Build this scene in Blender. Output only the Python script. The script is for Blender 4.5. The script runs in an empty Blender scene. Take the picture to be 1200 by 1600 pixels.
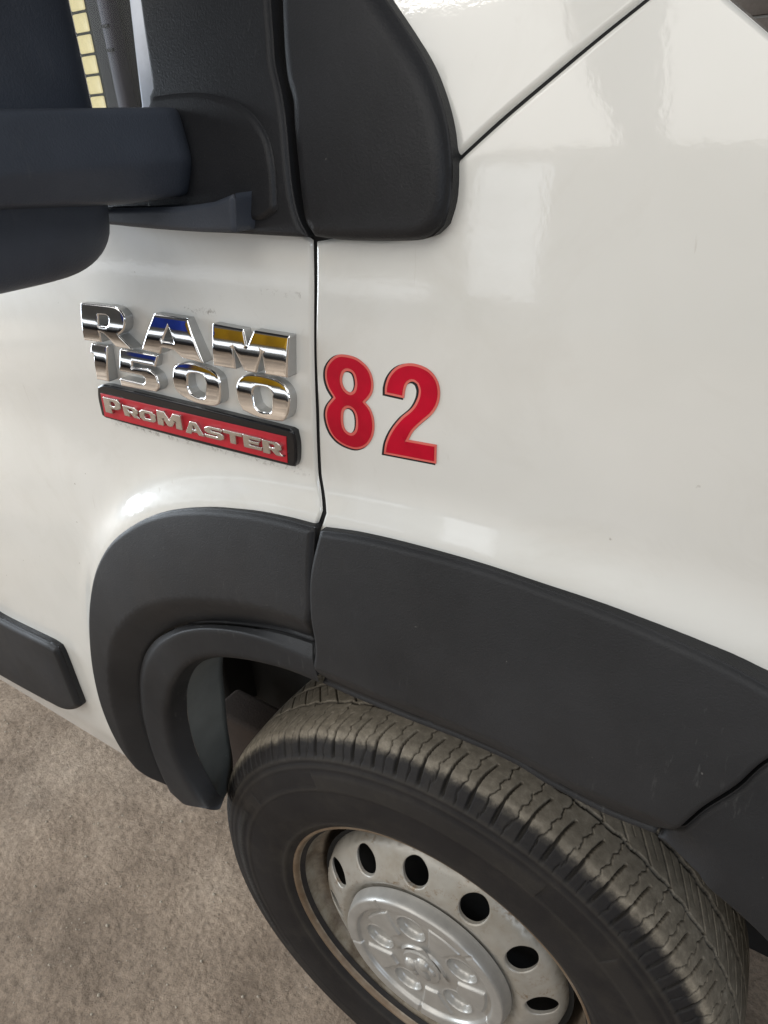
import bpy, bmesh, math, random
import numpy as np
from mathutils import Vector, Matrix
from mathutils.geometry import delaunay_2d_cdt
R = math.radians
rng = np.random.default_rng(7); random.seed(7)
sc = bpy.context.scene
col = sc.collection

# ---------------------------------------------------------------- camera
cd = bpy.data.cameras.new('camera'); cam = bpy.data.objects.new('camera', cd); col.objects.link(cam)
cd.sensor_fit = 'VERTICAL'; cd.sensor_height = 36.0; cd.lens = 36.0*1080/1600
cd.clip_start = .01; cd.clip_end = 200
CR, CD, CF = (0.83635, 0.54598, -0.04934), (0.22946, -0.43039, -0.87299), (-0.49787, 0.71880, -0.48524)
cam.matrix_world = Matrix(((CR[0], -CD[0], -CF[0], .27937), (CR[1], -CD[1], -CF[1], -.45164), (CR[2], -CD[2], -CF[2], 1.34043), (0, 0, 0, 1)))
sc.camera = cam
sc.render.resolution_x = 768; sc.render.resolution_y = 1024

# ---------------------------------------------------------------- light: a garage with ceiling tubes and an open door behind the van, plus an added cool fill
w = bpy.data.worlds.new('World'); sc.world = w; w.use_nodes = True
w.node_tree.nodes['Background'].inputs[0].default_value = (.90, .93, 1, 1)
w.node_tree.nodes['Background'].inputs[1].default_value = .13
def area(name, loc, target, sx, sy, power, colr):
    l = bpy.data.lights.new(name, 'AREA'); l.shape = 'RECTANGLE'; l.size = sx; l.size_y = sy; l.energy = power; l.color = colr
    o = bpy.data.objects.new(name, l); col.objects.link(o); o.location = loc
    o.rotation_euler = (Vector(target)-Vector(loc)).to_track_quat('-Z', 'Y').to_euler()
    return o
area('ceiling_light', (-2.45, -3.75, 3.35), (-2.45, -3.6, 0), 3.4, 5.4, 156, (1, .97, .925))
area('ceiling_light', (1.15, -3.75, 3.35), (1.15, -3.6, 0), 2.6, 5.4, 95, (1, .97, .925))
area('front_cool_fill', (4.6, -3.4, 1.9), (0, -.3, 1.2), 1.6, 1.6, 50, (.72, .84, 1))  # added cool fill without a known source, lights mirror front and fender
area('tube_lamp', (-1.6, -1.5, 3.0), (-1.6, -1.2, 0), 1.6, .06, 5, (1, .96, .9))
area('door_daylight', (-6.0, -1.5, 1.6), (0, -.4, .9), 2.4, 2.6, 250, (.82, .91, 1))
sc.view_settings.view_transform = 'Standard'; sc.view_settings.look = 'None'
sc.view_settings.exposure = 0; sc.view_settings.gamma = 1

# ---------------------------------------------------------------- materials
class Mat:
    def __init__(s, name):
        s.m = bpy.data.materials.new(name); s.m.use_nodes = True
        s.nt = s.m.node_tree; s.b = s.nt.nodes['Principled BSDF']
        s.tc = s.nt.nodes.new('ShaderNodeTexCoord')
    def set(s, **k):
        for a, v in k.items():
            i = s.b.inputs[a.replace('_', ' ')]
            i.default_value = (*v, 1) if isinstance(v, tuple) and len(v) == 3 else v
        return s
    def n(s, t, **k):
        n = s.nt.nodes.new(t)
        for a, v in k.items():
            if a in n.inputs.keys(): n.inputs[a].default_value = v
            else: setattr(n, a, v)
        return n
    def noise(s, scale, detail=3, rough=.6, dist=0, vec=None):
        n = s.n('ShaderNodeTexNoise', Scale=scale, Detail=detail, Roughness=rough, Distortion=dist)
        s.l(vec or s.tc.outputs['Object'], n.inputs['Vector']); return n.outputs['Fac']
    def l(s, a, b): s.nt.links.new(a, b)
    def ramp(s, fac, *stops):
        n = s.nt.nodes.new('ShaderNodeValToRGB'); e = n.color_ramp.elements
        while len(e) < len(stops): e.new(.5)
        for el, (p, c) in zip(e, stops):
            el.position = p; el.color = (*c, 1) if isinstance(c, tuple) else (c, c, c, 1)
        s.l(fac, n.inputs[0]); return n.outputs[0]
    def mix(s, fac, a, b, mode='MIX'):
        n = s.nt.nodes.new('ShaderNodeMix'); n.data_type = 'RGBA'; n.blend_type = mode
        for i, v in ((0, fac), (6, a), (7, b)):
            if hasattr(v, 'is_output'): s.l(v, n.inputs[i])
            elif i == 0: n.inputs[0].default_value = v
            else: n.inputs[i].default_value = (*v, 1) if isinstance(v, tuple) else (v, v, v, 1)
        return n.outputs[2]
    def math(s, op, a, b=0., c=0.):
        n = s.nt.nodes.new('ShaderNodeMath'); n.operation = op
        for i, v in ((0, a), (1, b), (2, c)):
            if hasattr(v, 'is_output'): s.l(v, n.inputs[i])
            else: n.inputs[i].default_value = v
        return n.outputs[0]
    def warp(s, v):
        n = s.n('ShaderNodeTexNoise', Scale=260., Detail=3.); s.l(s.tc.outputs['Object'], n.inputs['Vector'])
        q = s.n('ShaderNodeVectorMath', operation='MULTIPLY_ADD'); s.l(n.outputs['Color'], q.inputs[0]); q.inputs[1].default_value = (.004, .004, .004)
        s.l(s.tc.outputs['Object'], q.inputs[2]); s.l(q.outputs[0], v.inputs['Vector'])
    def bump(s, h, strength, dist=.001):
        n = s.n('ShaderNodeBump'); n.inputs['Strength'].default_value = strength; n.inputs['Distance'].default_value = dist
        s.l(h, n.inputs['Height'])
        if s.b.inputs['Normal'].links: s.l(s.b.inputs['Normal'].links[0].from_socket, n.inputs['Normal'])
        s.l(n.outputs[0], s.b.inputs['Normal']); return s

def paint():
    m = Mat('white_van_paint').set(Roughness=.32, Coat_Weight=1.0, Coat_Roughness=.035, Coat_IOR=1.55)
    base = m.ramp(m.noise(5, 4), (.3, (.74, .735, .69)), (.7, (.80, .795, .755)))
    grime = m.ramp(m.noise(38, 6, .75, .8), (.60, 0.), (.72, 1.))
    area_ = m.ramp(m.noise(3.1, 2), (.48, 0.), (.66, .22))
    base = m.mix(m.math('MULTIPLY', grime, area_), base, (.50, .47, .40))
    v = m.n('ShaderNodeTexVoronoi', Scale=40); m.warp(v)
    v.inputs['Randomness'].default_value = 1
    speck = m.ramp(v.outputs['Distance'], (.02, 1.), (.05, 0.))
    sel = m.ramp(m.noise(9, 1), (.54, 0.), (.60, .8))
    base = m.mix(m.math('MULTIPLY', speck, sel), base, (.25, .21, .16))
    for rot, sc_, th_ in (((0, .5, 0), (95, 95, 5), .715), ((0, -1.1, 0), (80, 80, 4), .72)):
        st = m.n('ShaderNodeMapping'); st.inputs['Scale'].default_value = sc_; st.inputs['Rotation'].default_value = rot
        m.l(m.tc.outputs['Object'], st.inputs['Vector'])
        sr = m.math('MULTIPLY', m.ramp(m.noise(2, 3, .55, .3, st.outputs[0]), (th_, 0.), (th_+.03, 1.)), m.ramp(m.noise(4, 2), (.50, 0.), (.60, .45)))
        base = m.mix(sr, base, (.56, .53, .47))
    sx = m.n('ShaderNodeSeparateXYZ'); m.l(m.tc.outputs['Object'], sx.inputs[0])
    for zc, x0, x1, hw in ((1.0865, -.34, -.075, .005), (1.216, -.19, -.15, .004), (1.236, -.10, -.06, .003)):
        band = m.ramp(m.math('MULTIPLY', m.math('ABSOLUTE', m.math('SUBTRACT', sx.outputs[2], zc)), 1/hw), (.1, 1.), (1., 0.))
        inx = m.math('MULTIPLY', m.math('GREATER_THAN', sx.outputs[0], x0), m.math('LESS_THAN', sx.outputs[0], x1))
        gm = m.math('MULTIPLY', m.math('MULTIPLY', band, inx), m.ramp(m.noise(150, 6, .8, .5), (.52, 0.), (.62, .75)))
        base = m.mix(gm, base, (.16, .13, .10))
    film = m.ramp(m.noise(7, 6, .68, 1.2), (.50, 0.), (.74, .30)); base = m.mix(film, base, (.60, .575, .51))
    m.l(base, m.b.inputs['Base Color'])
    r = m.ramp(m.noise(6, 6, .72, .8), (.35, .025), (.70, .10)); m.l(r, m.b.inputs['Coat Roughness'])
    b = m.n('ShaderNodeBump'); b.inputs['Strength'].default_value = .10; b.inputs['Distance'].default_value = .0006
    m.l(m.noise(260, 2), b.inputs['Height']); 
    b2 = m.n('ShaderNodeBump'); b2.inputs['Strength'].default_value = .25; b2.inputs['Distance'].default_value = .0015
    m.l(m.noise(9, 2), b2.inputs['Height']); m.l(b.outputs[0], b2.inputs['Normal'])
    m.l(b2.outputs[0], m.b.inputs['Coat Normal'])
    return m.m
def plastic(name, c=(.0185, .019, .0205), rough=.50, dust=.5):
    m = Mat(name).set(Roughness=rough, Specular_IOR_Level=.30)
    cl = m.ramp(m.noise(6, 5, .6), (.3, tuple(v*.75 for v in c)), (.75, tuple(v*1.5+.003 for v in c)))
    v = m.n('ShaderNodeTexVoronoi', Scale=60); m.warp(v)
    sp = m.math('MULTIPLY', m.ramp(v.outputs['Distance'], (.02, 1.), (.06, 0.)), m.ramp(m.noise(14, 1), (.54, 0.), (.60, 1.)))
    cl = m.mix(m.math('MULTIPLY', sp, dust), cl, (.32, .31, .29))
    st = m.n('ShaderNodeMapping'); st.inputs['Scale'].default_value = (60, 60, 7); st.inputs['Rotation'].default_value = (0, .7, 0)
    m.l(m.tc.outputs['Object'], st.inputs['Vector'])
    sc_ = m.math('MULTIPLY', m.ramp(m.noise(3, 4, .6, 0, st.outputs[0]), (.62, 0.), (.72, 1.)), m.ramp(m.noise(7, 2), (.48, 0.), (.60, .32)))
    cl = m.mix(m.math('MULTIPLY', sc_, dust), cl, (.20, .20, .19))
    m.l(cl, m.b.inputs['Base Color'])
    m.l(m.ramp(m.noise(11, 4), (.3, rough-.06), (.7, rough+.10)), m.b.inputs['Roughness'])
    m.bump(m.noise(650, 3), .55, .0006)
    return m.m
def simple(name, c, rough=.5, metal=0., bump=None, **k):
    m = Mat(name).set(Roughness=rough, Metallic=metal, **k)
    m.l(m.ramp(m.noise(40, 4), (.3, tuple(v*.88 for v in c)), (.7, tuple(min(1, v*1.1) for v in c))), m.b.inputs['Base Color'])
    if bump: m.bump(m.noise(bump[0], 3), bump[1], bump[2])
    return m.m
def emis(name, c, s):
    m = Mat(name).set(Base_Color=c, Emission_Color=c, Emission_Strength=s, Roughness=.4)
    m.l(m.ramp(m.noise(30, 3), (.3, tuple(v*.7 for v in c)), (.7, c)), m.b.inputs['Emission Color'])
    return m.m
def wheel_paint():
    m = Mat('silver_wheel_paint').set(Metallic=.25, Roughness=.40)
    base = m.ramp(m.noise(12, 4), (.3, (.30, .285, .25)), (.7, (.44, .42, .38)))
    rust = m.ramp(m.noise(85, 6, .8, .5), (.54, 0.), (.63, 1.))
    where = m.ramp(m.noise(16, 3), (.44, 0.), (.60, .85))
    base = m.mix(m.math('MULTIPLY', rust, where), base, (.17, .10, .045))
    base = m.mix(m.ramp(m.noise(7, 5, .7), (.45, 0.), (.68, .62)), base, (.23, .19, .13))
    # brake dust gathers towards the barrel (radius from the hub axis)
    sx = m.n('ShaderNodeSeparateXYZ'); m.l(m.tc.outputs['Object'], sx.inputs[0])
    r2 = m.math('SQRT', m.math('ADD', m.math('POWER', sx.outputs[0], 2.), m.math('POWER', sx.outputs[2], 2.)))
    edge = m.math('MULTIPLY', m.ramp(m.math('ADD', r2, m.math('MULTIPLY', m.noise(40, 4), .014)), (.1875, 0.), (.1935, 1.)), .92)
    base = m.mix(edge, base, m.ramp(m.noise(55, 5, .7), (.34, (.030, .021, .015)), (.56, (.10, .074, .05)), (.78, (.24, .19, .135))))
    m.l(base, m.b.inputs['Base Color'])
    m.l(m.math('ADD', m.math('MULTIPLY', edge, .3), .38), m.b.inputs['Roughness'])
    m.bump(m.noise(300, 3), .15, .0006)
    return m.m
def rim_paint():
    m = Mat('dusty_rim_steel').set(Metallic=.2, Roughness=.5)
    sx = m.n('ShaderNodeSeparateXYZ'); m.l(m.tc.outputs['Object'], sx.inputs[0])
    pale = m.ramp(m.noise(30, 5, .7), (.32, (.16, .125, .09)), (.55, (.34, .30, .235)), (.75, (.44, .41, .35)))
    brown = m.ramp(m.noise(45, 5, .7), (.34, (.030, .021, .015)), (.6, (.11, .082, .056)), (.8, (.22, .18, .13)))
    f = m.ramp(m.math('ADD', sx.outputs[1], m.math('MULTIPLY', m.noise(26, 5, .7), .022)), (.030, 0.), (.050, 1.))
    c = m.mix(f, pale, brown)
    lipf = m.ramp(m.math('ADD', sx.outputs[1], m.math('MULTIPLY', m.noise(90, 4, .7), .006)), (-.0015, 1.), (.0015, 0.))
    c = m.mix(m.math('MULTIPLY', lipf, .7), c, (.14, .085, .045))
    m.l(c, m.b.inputs['Base Color']); m.bump(m.noise(260, 3), .2, .0008)
    return m.m
def rubber():
    m = Mat('dusty_tyre_rubber').set(Roughness=.66, Specular_IOR_Level=.28)
    sx = m.n('ShaderNodeSeparateXYZ'); m.l(m.tc.outputs['Object'], sx.inputs[0])
    r2 = m.math('SQRT', m.math('ADD', m.math('POWER', sx.outputs[0], 2.), m.math('POWER', sx.outputs[2], 2.)))
    side = m.ramp(m.noise(14, 4), (.3, (.011, .010, .0105)), (.7, (.018, .0165, .0165)))
    dust = m.ramp(m.noise(90, 6, .7), (.25, (.13, .113, .088)), (.52, (.26, .228, .178)), (.78, (.42, .38, .31)))
    dust = m.mix(m.ramp(m.noise(8, 3), (.35, 0.), (.70, .65)), dust, (.115, .103, .083))
    f = m.ramp(m.math('ADD', r2, m.math('MULTIPLY', m.math('SUBTRACT', m.noise(70, 5, .7), .5), .012)), (.3585, 0.), (.3625, 1.))
    g = m.math('MULTIPLY', m.ramp(m.noise(25, 5, .7), (.48, 0.), (.75, .20)), 1.)
    side = m.mix(g, side, (.075, .066, .05))
    rel = m.n('ShaderNodeAttribute'); rel.attribute_name = 'relief'
    side = m.mix(m.math('MULTIPLY', rel.outputs['Fac'], .28), side, (.085, .076, .062))
    c = m.mix(f, side, dust)
    deep = m.n('ShaderNodeAttribute'); deep.attribute_name = 'groove'
    c = m.mix(m.math('MULTIPLY', deep.outputs['Fac'], .80), c, (.022, .020, .017))
    m.l(c, m.b.inputs['Base Color'])
    m.bump(m.noise(420, 4, .7), .35, .0012)
    return m.m
def concrete():
    m = Mat('worn_concrete_floor').set(Roughness=.88, Specular_IOR_Level=.25)
    a = m.ramp(m.noise(2.2, 6, .62), (.25, (.225, .174, .131)), (.5, (.345, .274, .211)), (.75, (.45, .37, .295)))
    fine = m.ramp(m.noise(95, 8, .74), (.28, .52), (.5, 1.), (.70, 1.38))
    c = m.mix(1., a, fine, 'MULTIPLY')
    st = m.ramp(m.noise(7, 5, .7, .6), (.48, 0.), (.72, .6)); c = m.mix(st, c, (.17, .132, .10))
    broad = m.ramp(m.noise(1.1, 3, .5, .8), (.36, .68), (.56, 1.14)); c = m.mix(1., c, broad, 'MULTIPLY')
    vo = m.n('ShaderNodeTexVoronoi', feature='DISTANCE_TO_EDGE', Scale=1.15)
    wv = m.n('ShaderNodeVectorMath', operation='MULTIPLY_ADD'); no_ = m.n('ShaderNodeTexNoise', Scale=5., Detail=5.); m.l(m.tc.outputs['Object'], no_.inputs['Vector'])
    m.l(no_.outputs['Color'], wv.inputs[0]); wv.inputs[1].default_value = (.25, .25, 0); m.l(m.tc.outputs['Object'], wv.inputs[2]); m.l(wv.outputs[0], vo.inputs['Vector'])
    crack = m.math('MULTIPLY', m.ramp(vo.outputs['Distance'], (.002, 1.), (.012, 0.)), m.ramp(m.noise(3, 3), (.45, 0.), (.62, .35)))
    c = m.mix(crack, c, (.085, .066, .05))
    pits = m.ramp(m.noise(190, 2), (.66, 0.), (.73, .7)); c = m.mix(pits, c, (.07, .055, .045))
    lt = m.ramp(m.noise(150, 3, .5, .3), (.68, 0.), (.76, .6)); c = m.mix(lt, c, (.46, .42, .37))
    m.l(c, m.b.inputs['Base Color'])
    m.bump(m.noise(70, 9, .70), 1., .0062); m.bump(m.noise(6, 4), .6, .030)
    return m.m
def decal(name, c0, c1):
    m = Mat(name).set(Roughness=.35, Specular_IOR_Level=.25)
    m.l(m.ramp(m.noise(22, 3), (.35, c0), (.65, c1)), m.b.inputs['Base Color']); return m.m

PAINT = paint(); BLACK = plastic('grained_black_plastic'); BLACK2 = plastic('dull_black_plastic', (.016, .0165, .018), .55, .8)
TRIM = plastic('satin_black_trim', (.0165, .017, .019), .44, .3); MIRROR = plastic('mirror_glare_tinted_plastic', (.050, .058, .074), .46, .25)  # mirror colour is lifted and blued: lens glare put into the base colour
LINER = plastic('scuffed_grey_liner', (.13, .14, .135), .6, 1.); VOID = simple('dark_underbody', (.008, .008, .008), .9)
CHROME = simple('chrome', (.90, .90, .90), .045, 1.); SIDE = simple('grey_letter_side', (.50, .50, .49), .34, .6); SATIN = simple('satin_silver', (.72, .70, .67), .24, 1., (700, .1, .0004))
GLOSSBLK = simple('gloss_black_frame', (.008, .009, .012), .16); REDF = simple('red_enamel', (.55, .012, .028), .38)
WHEELP = wheel_paint(); RIMP = rim_paint(); CAPP = simple('silver_cap_plastic', (.40, .39, .365), .34, .4, (500, .06, .0004)); RUBBER = rubber()
CONC = concrete(); RUST = simple('rusty_steel', (.042, .028, .020), .85, .2, (200, .5, .002)); RUBSEAL = simple('gap_black', (.006, .006, .007), .7)
GLASS = Mat('dark_side_glass').set(Base_Color=(.004, .006, .008), Roughness=.01, Alpha=.22, Specular_IOR_Level=.35).m
RED = decal('red_vinyl', (.44, .000, .018), (.60, .000, .026)); PINK = decal('pink_vinyl', (.72, .13, .11), (.80, .20, .16)); VBLK = decal('black_vinyl', (.012, .012, .014), (.02, .02, .022))
SEAL = simple('pale_window_moulding', (.55, .58, .64), .3, .3)

# ---------------------------------------------------------------- shapes shared by the body panels
BZ=np.array([.30,.48,.50,.65,.90,1.0,1.06,1.12,1.20,1.28,1.34,1.40,1.46,1.60,1.8])
BY=np.array([.0,-.040,-.045,-.055,-.056,-.050,-.046,-.050,-.053,-.049,-.041,-.024,.000,.085,.27])
def _nat(xs,ys):
    n=len(xs);h=np.diff(xs);A=np.eye(n);b=np.zeros(n)
    for i in range(1,n-1):
        A[i,i-1]=h[i-1];A[i,i]=2*(h[i-1]+h[i]);A[i,i+1]=h[i]
        b[i]=6*((ys[i+1]-ys[i])/h[i]-(ys[i]-ys[i-1])/h[i-1])
    return np.linalg.solve(A,b)
BM=_nat(BZ,BY)
def base(x,z):
    x=np.asarray(x,float);z=np.clip(np.asarray(z,float),BZ[0],BZ[-1]-1e-6)
    i=np.clip(np.searchsorted(BZ,z,side='right')-1,0,len(BZ)-2)
    h=BZ[i+1]-BZ[i];a=(BZ[i+1]-z)/h;b=(z-BZ[i])/h
    y=a*BY[i]+b*BY[i+1]+((a**3-a)*BM[i]+(b**3-b)*BM[i+1])*h*h/6
    f=np.maximum(x-.05,0)
    return y+.35*f*f
def segdist(x,z,poly,closed=False):
    p=np.c_[np.ravel(x),np.ravel(z)];P=np.asarray(poly,float)
    A=P if closed else P[:-1];B=np.roll(P,-1,0) if closed else P[1:]
    out=np.full(len(p),1e9)
    for a,b in zip(A,B):
        ab=b-a;t=np.clip(((p-a)@ab)/max(ab@ab,1e-12),0,1)
        out=np.minimum(out,np.hypot(*(p-a-t[:,None]*ab).T))
    return out.reshape(np.shape(x))

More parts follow.
